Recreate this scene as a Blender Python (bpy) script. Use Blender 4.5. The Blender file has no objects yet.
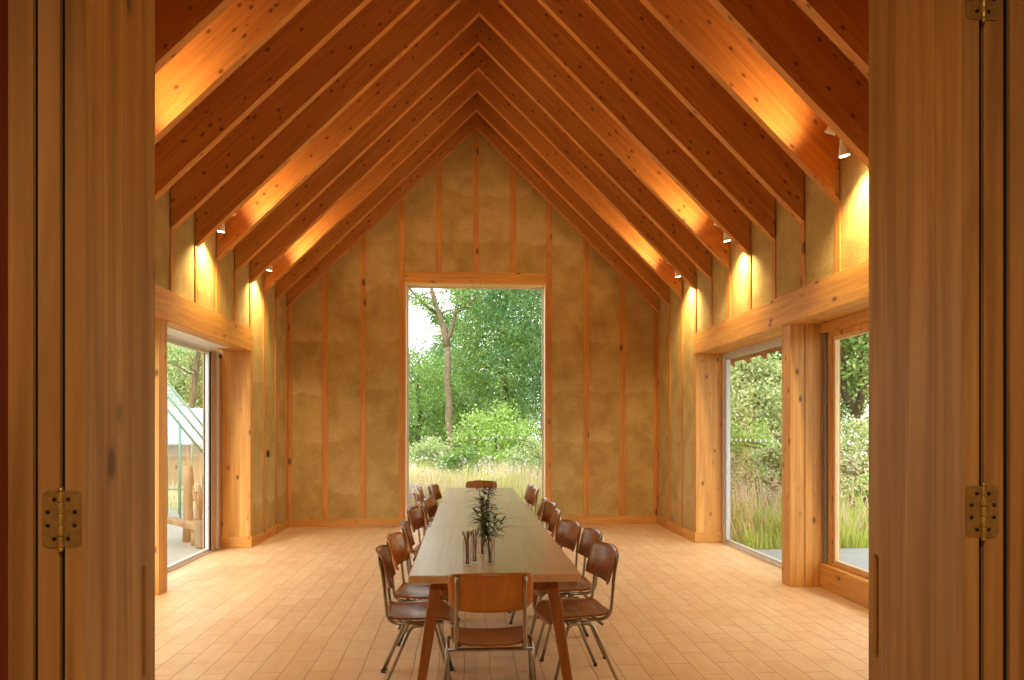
import bpy, math, random
import numpy as np
from mathutils import Matrix, Vector
C = bpy.context.scene.collection
PI = math.pi
rnd = random.Random(7)

# ------------------------------------------------------------------ helpers
class MB:
    def __init__(s): s.v = []; s.f = []; s.sm = []
    def add(s, vs, fs, smooth=False):
        o = len(s.v); s.v += [tuple(v) for v in vs]
        for f in fs: s.f.append(tuple(i + o for i in f)); s.sm.append(smooth)
        return s
    def box(s, x0, x1, y0, y1, z0, z1):
        return s.add([(x0,y0,z0),(x1,y0,z0),(x1,y1,z0),(x0,y1,z0),(x0,y0,z1),(x1,y0,z1),(x1,y1,z1),(x0,y1,z1)],
                     [(0,3,2,1),(4,5,6,7),(0,1,5,4),(1,2,6,5),(2,3,7,6),(3,0,4,7)])
    def hexa(s, bot, top):
        return s.add(list(bot) + list(top), [(0,3,2,1),(4,5,6,7),(0,1,5,4),(1,2,6,5),(2,3,7,6),(3,0,4,7)])
    def prism_y(s, poly, y0, y1):           # poly of (x, z)
        n = len(poly)
        vs = [(p[0], y0, p[1]) for p in poly] + [(p[0], y1, p[1]) for p in poly]
        return s.add(vs, [tuple(range(n)), tuple(range(2*n-1, n-1, -1))] + [(i, i+n, (i+1) % n + n, (i+1) % n) for i in range(n)])
    def prism_x(s, poly, x0, x1):           # poly of (y, z)
        n = len(poly)
        vs = [(x0, p[0], p[1]) for p in poly] + [(x1, p[0], p[1]) for p in poly]
        return s.add(vs, [tuple(range(n)), tuple(range(2*n-1, n-1, -1))] + [(i, (i+1) % n, (i+1) % n + n, i+n) for i in range(n)])
    def tube(s, pts, r, n=10, cap=True):
        pts = [Vector(p) for p in pts]; m = len(pts)
        rs = r if isinstance(r, (list, tuple)) else [r]*m
        vs = []; t0 = None; nrm = None
        for i, p in enumerate(pts):
            t = (pts[min(i+1, m-1)] - pts[max(i-1, 0)]).normalized()
            if nrm is None:
                a = Vector((0,0,1)) if abs(t.z) < .9 else Vector((1,0,0))
                nrm = t.cross(a).normalized()
            else:
                nrm = (nrm - t*nrm.dot(t)).normalized()
            b = t.cross(nrm)
            for k in range(n):
                a = 2*PI*k/n
                vs.append(p + (nrm*math.cos(a) + b*math.sin(a))*rs[i])
        fs = [(i*n+k, i*n+(k+1) % n, (i+1)*n+(k+1) % n, (i+1)*n+k) for i in range(m-1) for k in range(n)]
        s.add(vs, fs, True)
        if cap:
            o = len(s.v) - m*n
            s.f.append(tuple(o + k for k in range(n-1, -1, -1))); s.sm.append(False)
            s.f.append(tuple(o + (m-1)*n + k for k in range(n))); s.sm.append(False)
        return s
    def lathe(s, prof, n=20, c=(0,0,0), mat=None, sq=None):   # prof of (r, z)
        vs = []
        for r, z in prof:
            for k in range(n):
                a = 2*PI*k/n; v = Vector((r*math.cos(a), r*math.sin(a), z))
                if mat: v = mat @ v
                vs.append(v + Vector(c))
        m = len(prof)
        return s.add(vs, [(i*n+k, i*n+(k+1) % n, (i+1)*n+(k+1) % n, (i+1)*n+k) for i in range(m-1) for k in range(n)], True)
    def build(s, name, mat, parent=None, M=None, bevel=0, link=True):
        me = bpy.data.meshes.new(name)
        vs = s.v
        if M is not None:
            Mi = M.inverted(); vs = [tuple(Mi @ Vector(v)) for v in vs]
        me.from_pydata(vs, [], s.f); me.polygons.foreach_set('use_smooth', s.sm)
        me.materials.append(mat); me.update()
        o = bpy.data.objects.new(name, me); C.objects.link(o)
        if M is not None: o.matrix_world = M
        if parent: o.parent = parent
        if bevel:
            b = o.modifiers.new('bevel', 'BEVEL'); b.width = bevel; b.segments = 2; b.limit_method = 'ANGLE'; b.angle_limit = .7
            b.harden_normals = False
        return o

def tag(o, label=None, cat=None, group=None, kind=None):
    if label: o['label'] = label
    if cat: o['category'] = cat
    if group: o['group'] = group
    if kind: o['kind'] = kind
    return o
def empty(name, loc=(0,0,0), rz=0):
    o = bpy.data.objects.new(name, None); C.objects.link(o); o.location = loc; o.rotation_euler = (0,0,rz); o.empty_display_size = .1
    return o
def struct(o): o['kind'] = 'structure'; return o
kids = {}
def copy_tree(o, parent=None):
    c = o.copy(); C.objects.link(c); c.parent = parent
    for ch in list(o.children): copy_tree(ch, c)
    return c
def smooth_path(pts, r=.05, k=6):          # round the corners of a polyline
    pts = [Vector(p) for p in pts]; out = [pts[0]]
    for i in range(1, len(pts)-1):
        a, b, c = pts[i-1], pts[i], pts[i+1]
        d1 = min(r, (a-b).length*.48); d2 = min(r, (c-b).length*.48)
        p = b + (a-b).normalized()*d1; q = b + (c-b).normalized()*d2
        for j in range(k+1):
            t = j/k; out.append(p*(1-t)**2 + b*2*t*(1-t) + q*t*t)
    return out + [pts[-1]]

# ------------------------------------------------------------------ materials
def newmat(name):
    m = bpy.data.materials.new(name); m.use_nodes = True
    nt = m.node_tree; nt.nodes.clear()
    out = nt.nodes.new('ShaderNodeOutputMaterial'); b = nt.nodes.new('ShaderNodeBsdfPrincipled')
    nt.links.new(b.outputs[0], out.inputs[0])
    return m, nt, b, out
def N(nt, t, **kw):
    n = nt.nodes.new(t)
    for k, v in kw.items(): setattr(n, k, v)
    return n
def ramp(nt, stops, fac):
    r = nt.nodes.new('ShaderNodeValToRGB'); e = r.color_ramp.elements
    while len(e) < len(stops): e.new(.5)
    for i, (p, c) in enumerate(stops): e[i].position = p; e[i].color = (*c, 1) if len(c) == 3 else c
    nt.links.new(fac, r.inputs[0]); return r.outputs[0]
def mixc(nt, f, a, b, mode='MIX'):
    m = N(nt, 'ShaderNodeMix', data_type='RGBA', blend_type=mode)
    for s, v in ((m.inputs[0], f), (m.inputs[6], a), (m.inputs[7], b)):
        if hasattr(v, 'is_output'): nt.links.new(v, s)
        else: s.default_value = v if not isinstance(v, tuple) or len(v) == 4 else (*v, 1)
    return m.outputs[2]
def mth(nt, op, a, b=0, clamp=False):
    m = N(nt, 'ShaderNodeMath', operation=op); m.use_clamp = clamp
    for s, v in ((m.inputs[0], a), (m.inputs[1], b)):
        if hasattr(v, 'is_output'): nt.links.new(v, s)
        else: s.default_value = v
    return m.outputs[0]
def srgb(r, g, b):
    f = lambda c: (c/255/12.92 if c/255 <= .04045 else ((c/255+.055)/1.055)**2.4)
    return (f(r), f(g), f(b))
def coords(nt, scale=(1,1,1), jitter=True):
    tc = N(nt, 'ShaderNodeTexCoord'); src = tc.outputs['Object']
    if jitter:
        oi = N(nt, 'ShaderNodeObjectInfo'); cb = N(nt, 'ShaderNodeCombineXYZ')
        for k, q in enumerate((13.7, 29.1, 7.3)): nt.links.new(mth(nt, 'MULTIPLY', oi.outputs['Random'], q), cb.inputs[k])
        va = N(nt, 'ShaderNodeVectorMath', operation='ADD'); nt.links.new(src, va.inputs[0]); nt.links.new(cb.outputs[0], va.inputs[1]); src = va.outputs[0]
    mp = N(nt, 'ShaderNodeMapping'); mp.inputs['Scale'].default_value = scale; nt.links.new(src, mp.inputs[0])
    return mp.outputs[0], src

def wood(name, base, dark, axis='x', knots=1.0, rough=.5, grain=26, lam=0, lamaxis='z', knotscale=5.0, contrast=1.0):
    m, nt, b, out = newmat(name)
    st = {'x': (.05,1,1), 'y': (1,.05,1), 'z': (1,1,.05)}[axis]
    v, raw = coords(nt, tuple(q*grain for q in st))
    n1 = N(nt, 'ShaderNodeTexNoise'); n1.inputs['Scale'].default_value = 1.0; n1.inputs['Detail'].default_value = 5; n1.inputs['Distortion'].default_value = .8
    nt.links.new(v, n1.inputs['Vector'])
    c = ramp(nt, [(.36, tuple(d*.5*contrast + a*(1-.5*contrast) for a, d in zip(base, dark))), (.62, base)], n1.outputs[0])
    # broad figure
    mp2 = N(nt, 'ShaderNodeMapping'); mp2.inputs['Scale'].default_value = tuple(q*5 for q in {'x': (.12,1,1), 'y': (1,.12,1), 'z': (1,1,.12)}[axis]); nt.links.new(raw, mp2.inputs[0])
    n2 = N(nt, 'ShaderNodeTexNoise'); n2.inputs['Scale'].default_value = 1; n2.inputs['Detail'].default_value = 2; nt.links.new(mp2.outputs[0], n2.inputs['Vector'])
    c = mixc(nt, mth(nt, 'MULTIPLY', ramp(nt, [(.35, (0,0,0)), (.7, (1,1,1))], n2.outputs[0]), .35*contrast), c, dark)
    if lam:   # glued lamella boards of slightly different tone
        sx = N(nt, 'ShaderNodeSeparateXYZ'); nt.links.new(raw, sx.inputs[0])
        q = mth(nt, 'MULTIPLY', sx.outputs['xyz'.index(lamaxis)], 1/lam)
        fl = mth(nt, 'FLOOR', q); wn = N(nt, 'ShaderNodeTexWhiteNoise', noise_dimensions='1D'); nt.links.new(fl, wn.inputs['W'])
        c = mixc(nt, mth(nt, 'MULTIPLY', wn.outputs[0], .28), c, dark)
        fr = mth(nt, 'FRACT', q); ln = mth(nt, 'LESS_THAN', fr, .003/lam)
        c = mixc(nt, mth(nt, 'MULTIPLY', ln, .5), c, tuple(x*.4 for x in dark))
    if knots:
        mk = N(nt, 'ShaderNodeMapping'); mk.inputs['Scale'].default_value = {'x': (.55,1,1), 'y': (1,.55,1), 'z': (1,1,.55)}[axis]; nt.links.new(raw, mk.inputs[0])
        vo = N(nt, 'ShaderNodeTexVoronoi'); vo.inputs['Scale'].default_value = knotscale; nt.links.new(mk.outputs[0], vo.inputs['Vector'])
        sc = N(nt, 'ShaderNodeSeparateColor'); nt.links.new(vo.outputs['Color'], sc.inputs[0])
        k = ramp(nt, [(.0, (1,1,1)), (.12, (.95,.95,.95)), (.17, (.25,.25,.25)), (.26, (0,0,0))], vo.outputs['Distance'])
        sel = mth(nt, 'GREATER_THAN', sc.outputs[0], 1-.5*knots)
        c = mixc(nt, mth(nt, 'MULTIPLY', mth(nt, 'MULTIPLY', k, sel), .85), c, tuple(x*.28 for x in dark))
    nt.links.new(c, b.inputs['Base Color']); b.inputs['Roughness'].default_value = rough
    bp = N(nt, 'ShaderNodeBump'); bp.inputs['Strength'].default_value = .12; bp.inputs['Distance'].default_value = .004
    nt.links.new(n1.outputs[0], bp.inputs['Height']); nt.links.new(bp.outputs[0], b.inputs['Normal'])
    return m

SP = srgb(226,170,84); SPD = srgb(184,114,42)
M = {}
M['rafter'] = wood('spruce_rafter', srgb(220,156,78), srgb(172,102,40), 'x', 1.5, .5, lam=.19, lamaxis='z', knotscale=12)
M['spruce_x'] = wood('spruce_along_x', SP, SPD, 'x', 1.2, .55, knotscale=8)
M['spruce_y'] = wood('spruce_along_y', SP, SPD, 'y', 1.2, .55, knotscale=8)
M['spruce_z'] = wood('spruce_along_z', srgb(230,176,92), SPD, 'z', 1.3, .55, lam=.12, lamaxis='x', knotscale=9)
M['stud'] = wood('stud_timber', srgb(220,156,78), srgb(170,100,40), 'z', .8, .6)
M['door'] = wood('larch_door', srgb(210,168,96), srgb(146,102,46), 'z', .8, .5, grain=16, lam=.11, lamaxis='y', knotscale=6, contrast=1.5)
M['dooredge'] = wood('larch_door_edge', srgb(196,154,98), srgb(136,94,48), 'z', .6, .5, grain=16, contrast=1.5)
M['redwood'] = wood('dark_red_timber', srgb(128,52,26), srgb(80,28,14), 'z', .2, .6)
M['extwood'] = wood('weathered_timber', srgb(196,156,118), srgb(140,104,74), 'z', .4, .7)
M['ply'] = wood('chair_plywood', srgb(168,106,50), srgb(110,64,26), 'z', .0, .28, grain=18)
M['plyb'] = wood('chair_plywood_honey', srgb(216,146,60), srgb(170,104,36), 'z', .0, .3, grain=18)
M['table'] = wood('table_top', srgb(228,200,160), srgb(196,158,116), 'y', .15, .28, grain=18, contrast=.9)
M['table'].node_tree.nodes['Principled BSDF'].inputs['IOR'].default_value = 1.7
M['tleg'] = wood('table_leg_wood', srgb(176,112,50), srgb(126,72,26), 'z', .1, .38)
M['log'] = wood('split_log', srgb(168,134,96), srgb(112,80,50), 'z', .8, .8)

def plain(name, col, rough=.5, metal=0, noise=0.0, nscale=30, bump=0):
    m, nt, b, out = newmat(name)
    b.inputs['Roughness'].default_value = rough; b.inputs['Metallic'].default_value = metal
    v, _ = coords(nt, (nscale,)*3)
    n = N(nt, 'ShaderNodeTexNoise'); n.inputs['Scale'].default_value = 1; n.inputs['Detail'].default_value = 4; nt.links.new(v, n.inputs['Vector'])
    c = ramp(nt, [(.3, tuple(x*(1-noise) for x in col)), (.7, col)], n.outputs[0])
    nt.links.new(c, b.inputs['Base Color'])
    if bump:
        bp = N(nt, 'ShaderNodeBump'); bp.inputs['Strength'].default_value = bump; bp.inputs['Distance'].default_value = .01
        nt.links.new(n.outputs[0], bp.inputs['Height']); nt.links.new(bp.outputs[0], b.inputs['Normal'])
    return m
M['chrome'] = plain('tube_steel', srgb(176,168,146), .3, 1.0, .2, 12)
M['brass'] = plain('aged_brass', srgb(206,182,112), .35, .7, .3, 40)
M['brassplate'] = plain('brass_hinge_plate', srgb(176,146,88), .5, .5, .3, 60)
M['screw'] = plain('dark_screw', srgb(60,40,22), .5, .6)
M['rubber'] = plain('black_rubber', srgb(64,58,50), .7)
M['black'] = plain('black_switch_plastic', srgb(30,28,28), .4)
M['gapshade'] = plain('black_gap_shade', srgb(10,8,7), .9)  # near-black colour standing in for shade in the door gaps
M['white'] = plain('white_enamel', srgb(236,232,224), .35)
M['alu'] = plain('pale_aluminium_frame', srgb(206,204,196), .45, .0, .05, 10)
M['alud'] = plain('grey_aluminium_frame', srgb(140,138,126), .45, .2, .05, 10)
M['greenframe'] = plain('pale_green_painted_metal', srgb(112,146,120), .5)
M['zinc'] = plain('pale_metal_roof_sheet', srgb(176,188,200), .5, .0, .1, 3)
M['bucket'] = plain('weathered_pot', srgb(150,128,100), .7, 0, .4, 20)
M['soffit'] = wood('soffit_boards', srgb(190,120,70), srgb(130,74,40), 'x', .4, .7)
M['stem'] = plain('stem_green', srgb(70,80,44), .6, 0, .3, 60)
M['drystem'] = plain('dried_stem_brown', srgb(150,104,72), .7, 0, .3, 60)
M['terrace'] = plain('grey_paving', srgb(150,152,146), .8, 0, .15, 6, .2)
M['gravel'] = plain('pale_gravel', srgb(158,152,138), .9, 0, .4, 90, .6)
M['bark'] = plain('tree_bark', srgb(132,112,86), .9, 0, .5, 8, .6)
M['barkd'] = plain('tree_bark_dark', srgb(84,72,54), .9, 0, .5, 8, .6)

def hemp():
    m, nt, b, out = newmat('hempcrete_panel')
    v, raw = coords(nt, (1,1,1), False)
    sx = N(nt, 'ShaderNodeSeparateXYZ'); nt.links.new(raw, sx.inputs[0])
    n0 = N(nt, 'ShaderNodeTexNoise'); n0.inputs['Scale'].default_value = 1.6; n0.inputs['Detail'].default_value = 4; nt.links.new(raw, n0.inputs['Vector'])
    # casting lifts: irregular horizontal bands
    zz = mth(nt, 'ADD', sx.outputs[2], mth(nt, 'MULTIPLY', n0.outputs[0], .5))
    fr = mth(nt, 'FRACT', mth(nt, 'MULTIPLY', zz, 1/.8))
    band = ramp(nt, [(0, (0,0,0)), (.06, (1,1,1)), (.3, (.35,.35,.35)), (1, (.2,.2,.2))], fr)
    n1 = N(nt, 'ShaderNodeTexNoise'); n1.inputs['Scale'].default_value = 3.2; n1.inputs['Detail'].default_value = 6; nt.links.new(raw, n1.inputs['Vector'])
    n2 = N(nt, 'ShaderNodeTexNoise'); n2.inputs['Scale'].default_value = 70; n2.inputs['Detail'].default_value = 3; nt.links.new(raw, n2.inputs['Vector'])
    c = ramp(nt, [(.3, srgb(178,148,82)), (.7, srgb(206,178,108))], n1.outputs[0])
    c = mixc(nt, mth(nt, 'MULTIPLY', mth(nt, 'MULTIPLY', band, ramp(nt, [(.4,(0,0,0)),(.62,(1,1,1))], n0.outputs[0])), .55, True), c, srgb(226,204,152))
    c = mixc(nt, mth(nt, 'MULTIPLY', ramp(nt, [(.35, (1,1,1)), (.6, (0,0,0))], n2.outputs[0]), .3), c, srgb(136,102,52))
    nt.links.new(c, b.inputs['Base Color']); b.inputs['Roughness'].default_value = .9
    bp = N(nt, 'ShaderNodeBump'); bp.inputs['Strength'].default_value = .5; bp.inputs['Distance'].default_value = .01
    nt.links.new(n2.outputs[0], bp.inputs['Height']); nt.links.new(bp.outputs[0], b.inputs['Normal'])
    return m
M['hemp'] = hemp()

def floor_mat():
    m, nt, b, out = newmat('timber_block_floor')
    tc = N(nt, 'ShaderNodeTexCoord'); mp = N(nt, 'ShaderNodeMapping'); mp.inputs['Rotation'].default_value = (0,0,PI/2)
    nt.links.new(tc.outputs['Object'], mp.inputs[0])
    br = N(nt, 'ShaderNodeTexBrick'); br.inputs['Scale'].default_value = 1; br.inputs['Brick Width'].default_value = .42; br.inputs['Row Height'].default_value = .165
    br.inputs['Mortar Size'].default_value = .004; br.inputs['Mortar Smooth'].default_value = .6; br.inputs['Bias'].default_value = 0
    br.inputs['Color1'].default_value = (*srgb(218,186,146),1); br.inputs['Color2'].default_value = (*srgb(210,174,132),1); br.inputs['Mortar'].default_value = (*srgb(158,112,76),1)
    nd = N(nt, 'ShaderNodeTexNoise'); nd.inputs['Scale'].default_value = 2.2; nt.links.new(tc.outputs['Object'], nd.inputs['Vector'])
    vm = N(nt, 'ShaderNodeVectorMath', operation='SCALE'); vm.inputs['Scale'].default_value = .032; nt.links.new(nd.outputs['Color'], vm.inputs[0])
    va = N(nt, 'ShaderNodeVectorMath', operation='ADD'); nt.links.new(mp.outputs[0], va.inputs[0]); nt.links.new(vm.outputs[0], va.inputs[1])
    nt.links.new(va.outputs[0], br.inputs['Vector'])
    n1 = N(nt, 'ShaderNodeTexNoise'); n1.inputs['Scale'].default_value = 2.2; n1.inputs['Detail'].default_value = 5; nt.links.new(tc.outputs['Object'], n1.inputs['Vector'])
    c = mixc(nt, mth(nt, 'MULTIPLY', ramp(nt, [(.4, (0,0,0)), (.7, (1,1,1))], n1.outputs[0]), .35), br.outputs[0], srgb(198,146,98))
    n2 = N(nt, 'ShaderNodeTexNoise'); n2.inputs['Scale'].default_value = 14; n2.inputs['Detail'].default_value = 4
    mp2 = N(nt, 'ShaderNodeMapping'); mp2.inputs['Scale'].default_value = (1,.35,1); nt.links.new(tc.outputs['Object'], mp2.inputs[0]); nt.links.new(mp2.outputs[0], n2.inputs['Vector'])
    c = mixc(nt, mth(nt, 'MULTIPLY', ramp(nt, [(.35, (1,1,1)), (.55, (0,0,0))], n2.outputs[0]), .18), c, srgb(170,118,74))
    nt.links.new(c, b.inputs['Base Color']); b.inputs['Roughness'].default_value = .42
    bp = N(nt, 'ShaderNodeBump'); bp.inputs['Strength'].default_value = .5; bp.inputs['Distance'].default_value = .004; bp.invert = True
    nt.links.new(br.outputs['Fac'], bp.inputs['Height']); nt.links.new(bp.outputs[0], b.inputs['Normal'])
    return m
M['floor'] = floor_mat()

def glass_mat(name, tint=(.97,.985,.975), spec=1.0):
    m = bpy.data.materials.new(name); m.use_nodes = True; nt = m.node_tree; nt.nodes.clear()
    out = N(nt, 'ShaderNodeOutputMaterial'); tr = N(nt, 'ShaderNodeBsdfTransparent'); tr.inputs[0].default_value = (*tint, 1)
    gl = N(nt, 'ShaderNodeBsdfGlossy'); gl.inputs['Roughness'].default_value = .01
    lw = N(nt, 'ShaderNodeLayerWeight')
    fr = mth(nt, 'ADD', mth(nt, 'MULTIPLY', mth(nt, 'POWER', lw.outputs['Facing'], 5), .9), .04)
    mx = N(nt, 'ShaderNodeMixShader'); nt.links.new(mth(nt, 'MULTIPLY', fr, spec, True), mx.inputs[0])
    nt.links.new(tr.outputs[0], mx.inputs[1]); nt.links.new(gl.outputs[0], mx.inputs[2]); nt.links.new(mx.outputs[0], out.inputs[0])
    return m
M['glass'] = glass_mat('window_glass')
M['vase'] = glass_mat('vase_glass', (.97,.95,.94), 1.5)
def emit(name, col, s):
    m = bpy.data.materials.new(name); m.use_nodes = True; nt = m.node_tree; nt.nodes.clear()
    out = N(nt, 'ShaderNodeOutputMaterial'); e = N(nt, 'ShaderNodeEmission'); e.inputs[0].default_value = (*col, 1); e.inputs[1].default_value = s
    nt.links.new(e.outputs[0], out.inputs[0]); return m
def frost():
    m = bpy.data.materials.new('frosted_film'); m.use_nodes = True; nt = m.node_tree; nt.nodes.clear()
    out = N(nt, 'ShaderNodeOutputMaterial'); a = N(nt, 'ShaderNodeBsdfDiffuse'); a.inputs[0].default_value = (.9,.9,.9,1)
    t = N(nt, 'ShaderNodeBsdfTranslucent'); t.inputs[0].default_value = (.95,.95,.93,1); mx = N(nt, 'ShaderNodeMixShader'); mx.inputs[0].default_value = .8
    nt.links.new(a.outputs[0], mx.inputs[1]); nt.links.new(t.outputs[0], mx.inputs[2]); nt.links.new(mx.outputs[0], out.inputs[0]); return m
M['frost'] = frost()
M['lightwood'] = wood('pale_window_wood', srgb(240,212,160), srgb(214,170,110), 'z', .2, .5)
M['lens'] = emit('lit_lamp_lens', (1,.86,.62), 30)
def leafy(name, cols, trans=.35):
    m = bpy.data.materials.new(name); m.use_nodes = True; nt = m.node_tree; nt.nodes.clear()
    out = N(nt, 'ShaderNodeOutputMaterial'); g = N(nt, 'ShaderNodeNewGeometry')
    n = len(cols); c = ramp(nt, [(i/(n-1), cols[i]) for i in range(n)], g.outputs['Random Per Island'])
    tc = N(nt, 'ShaderNodeTexCoord'); ns = N(nt, 'ShaderNodeTexNoise'); ns.inputs['Scale'].default_value = .8; nt.links.new(tc.outputs['Object'], ns.inputs['Vector'])
    c = mixc(nt, mth(nt, 'MULTIPLY', ramp(nt, [(.4, (0,0,0)), (.65, (1,1,1))], ns.outputs[0]), .5), c, cols[-1])
    d = N(nt, 'ShaderNodeBsdfPrincipled'); d.inputs['Roughness'].default_value = .55; nt.links.new(c, d.inputs['Base Color'])
    t = N(nt, 'ShaderNodeBsdfTranslucent'); nt.links.new(c, t.inputs[0])
    mx = N(nt, 'ShaderNodeMixShader'); mx.inputs[0].default_value = trans
    nt.links.new(d.outputs[0], mx.inputs[1]); nt.links.new(t.outputs[0], mx.inputs[2]); nt.links.new(mx.outputs[0], out.inputs[0])
    return m
M['leaf_mid'] = leafy('leaf_mid_green', [srgb(84,118,56), srgb(124,156,76), srgb(156,184,100)])
M['leaf_dark'] = leafy('leaf_blue_green', [srgb(66,100,58), srgb(90,130,74), srgb(112,152,92)])
M['leaf_lime'] = leafy('leaf_lime_green', [srgb(120,156,66), srgb(150,180,84), srgb(176,200,110)])
M['leaf_pale'] = leafy('leaf_pale_olive', [srgb(140,156,98), srgb(176,190,128), srgb(200,208,150)])
M['grassg'] = leafy('grass_green', [srgb(150,176,60), srgb(186,200,84), srgb(210,214,120)], .4)
M['straw'] = leafy('meadow_straw', [srgb(186,178,112), srgb(226,204,156), srgb(240,222,186)], .4)
M['pinkgrass'] = leafy('plume_grass', [srgb(196,176,140), srgb(220,190,164), srgb(232,206,184)], .4)
M['lawn'] = plain('rough_lawn', srgb(132,140,78), .95, 0, .4, 5, .4)
M['flower_white'] = leafy('white_petals', [srgb(226,222,218), srgb(244,240,240)], .3)
M['flower_purple'] = leafy('lilac_petals', [srgb(170,150,206), srgb(206,186,226)], .3)
M['vleaf'] = leafy('vase_leaf', [srgb(56,72,34), srgb(104,120,60), srgb(78,92,56)], .15)
M['vflower'] = leafy('vase_flower_heads', [srgb(120,76,84), srgb(164,120,118)], .2)

# ------------------------------------------------------------------ measures (metres; y runs down the hall)
WL, WR, XR = -2.83, 3.12, .145
TH = .37
YB = 11.05; YF = 2.05; YREV = 9.15
EZ = 3.47; AZ = 6.39; RD = .56
SL = (AZ-EZ)/(XR-WL); SR = (AZ-EZ)/(WR-XR)
YK = [10.98-.6*k for k in range(15)]; RT = .078
BZ0, BZ1 = 2.58, 2.87
HEMP_IN = .012

# floor
f = MB().box(WL-TH-.03, WR+TH+.03, YF-.5, YB+.3, -.12, 0)
fl = struct(f.build('floor', M['floor']))
f2 = MB().box(-2.2, 2.6, -2.6, YF-.5, -.12, 0); struct(f2.build('floor', M['floor']))

# ------------------------------------------------------------------ roof
def slope_M(side):
    a = math.atan(SL if side < 0 else -SR)
    p = (WL, 0, EZ) if side < 0 else (WR, 0, EZ)
    return a, p
ordw = ['nearest', 'second', 'third', 'fourth', 'fifth', 'sixth', 'seventh', 'eighth', 'ninth', 'tenth', 'eleventh', 'twelfth', 'thirteenth', 'fourteenth', 'fifteenth']
def rafter(side, k):
    y = YK[k]
    xw = WL if side < 0 else WR
    poly = [(xw, EZ), (xw, EZ+RD), (XR, AZ+RD), (XR, AZ)]
    # meeting line at ridge
    mb = MB().prism_y(poly, y-RT/2, y+RT/2)
    ang = -math.atan(SL) if side < 0 else math.atan(SR)
    Mx = Matrix.Translation((xw, y, EZ)) @ Matrix.Rotation(ang, 4, 'Y')
    o = mb.build('roof_rafter', M['rafter'], None, Mx, bevel=.003)
    nm = 'left' if side < 0 else 'right'
    pos = 'against the far gable wall' if k == 0 else ordw[k] + ' out from the far gable wall'
    tag(o, f'spruce roof rafter on the {nm} slope, {pos}', 'rafter', f'exposed rafters of the {nm} roof slope')
    return o
ordw[0] = 'first'
for k in range(14):
    rafter(-1, k); rafter(1, k)
t = .03
mb = MB()
OL, OR = .2, 1.0
mb.prism_y([(WL-TH-OL, EZ+RD-(TH+OL)*SL), (WL-TH-OL, EZ+RD-(TH+OL)*SL+.16), (XR, AZ+RD+.16), (XR, AZ+RD)], YF-.4, YB+.6)
mb.prism_y([(WR+TH+OR, EZ+RD-(TH+OR)*SR), (XR, AZ+RD), (XR, AZ+RD+.16), (WR+TH+OR, EZ+RD-(TH+OR)*SR+.16)], YF-.4, YB+.6)
ce = struct(mb.build('ceiling', M['soffit']))
# rafter tails outside, under the right eave
for k in range(0, 13):
    y = YK[k]
    x0, x1 = WR+TH+.002, WR+TH+OR-.1
    poly = [(x0, EZ+RD-TH*SR-.33), (x0, EZ+RD-TH*SR-.002), (x1, EZ+RD-(TH+OR-.1)*SR-.002), (x1, EZ+RD-(TH+OR-.1)*SR-.2)]
    o = MB().prism_y(poly, y-RT/2, y+RT/2).build('rafter_tail', M['soffit'], ce)

# ------------------------------------------------------------------ walls
def yk_in(y0, y1): return [y for y in YK if y0 < y < y1]
def side_wall(side):
    xi = WL if side < 0 else WR; s = side
    name = 'wall_left' if side < 0 else 'wall_right'
    def bx(mb, a, b, y0, y1, z0, z1):       # a, b = depth from the inner face, outwards
        x0, x1 = sorted((xi + s*a, xi + s*b)); mb.box(x0, x1, y0, y1, z0, z1)
    ztop = EZ + RD
    mb = MB()
    bx(mb, HEMP_IN, TH, YREV+.03, YB+.3, 0, ztop-TH*SL)
    bx(mb, HEMP_IN, TH, YF-.3, 4.0, 0, BZ1)
    bx(mb, HEMP_IN, TH, YF-.3, YREV+.03, BZ1, ztop-TH*SL)
    # wedge up to the roof underside
    S = SL if s < 0 else SR
    zt = ztop-TH*SL
    mb.prism_y([(xi+s*HEMP_IN, zt), (xi+s*TH, zt), (xi+s*HEMP_IN, ztop-HEMP_IN*S-.004)], YF-.3, YB+.3)
    w = struct(mb.build(name, M['hemp']))
    for k, y in enumerate(YK):              # a stud under every rafter
        m2 = MB(); z0 = 0 if (y > YREV+.1 or y < 3.9) else BZ1
        if y > YB-.1: y = YB-.05
        bx(m2, 0, .06, y-RT/2, y+RT/2, z0, EZ+.001)
        m2.build('stud', M['stud'], w)
    m2 = MB(); bx(m2, 0, TH, YREV, YREV+.03, 0, BZ0)
    m2.build('reveal_board', M['spruce_z'], w, bevel=.002)
    m2 = MB(); bx(m2, -.001, .06, YREV+.03, YREV+.09, 0, BZ0)
    m2.build('corner_post', M['spruce_z'], w)
    return w
wl = side_wall(-1); wr = side_wall(1)

# back gable wall with studs; window opening x -1.0..1.285, z 0..3.89
WX0, WX1, WZ = -.995, 1.285, 3.89
mb = MB()
y0, y1 = YB+HEMP_IN, YB+.3
def gable_z(x): return (EZ+RD + (x-WL)*SL) if x < XR else (EZ+RD + (WR-x)*SR)
def slab(mb, x0, x1, z0):
    mb.prism_y([(x0, z0), (x1, z0), (x1, gable_z(x1)), (x0, gable_z(x0))], y0, y1)
slab(mb, WL, WX0, 0); slab(mb, WX1, WR, 0); slab(mb, WX0, XR, WZ); slab(mb, XR, WX1, WZ)
wb = struct(mb.build('wall_back', M['hemp']))
for i in range(-4, 5):
    x = XR + .6*i
    z0 = 0 if (x < WX0-.05 or x > WX1+.05) else WZ+.2
    if i == -2: x = WX0-.05
    if i == 2: x = WX1+.05
    if i in (-2, 2): z0 = 0
    hw = .045
    zt = EZ + RD*.5 + (min(abs(x-WL), abs(WR-x)))*SL
    MB().box(x-hw, x+hw, YB, YB+.06, z0, zt).build('stud', M['stud'], wb)
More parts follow.
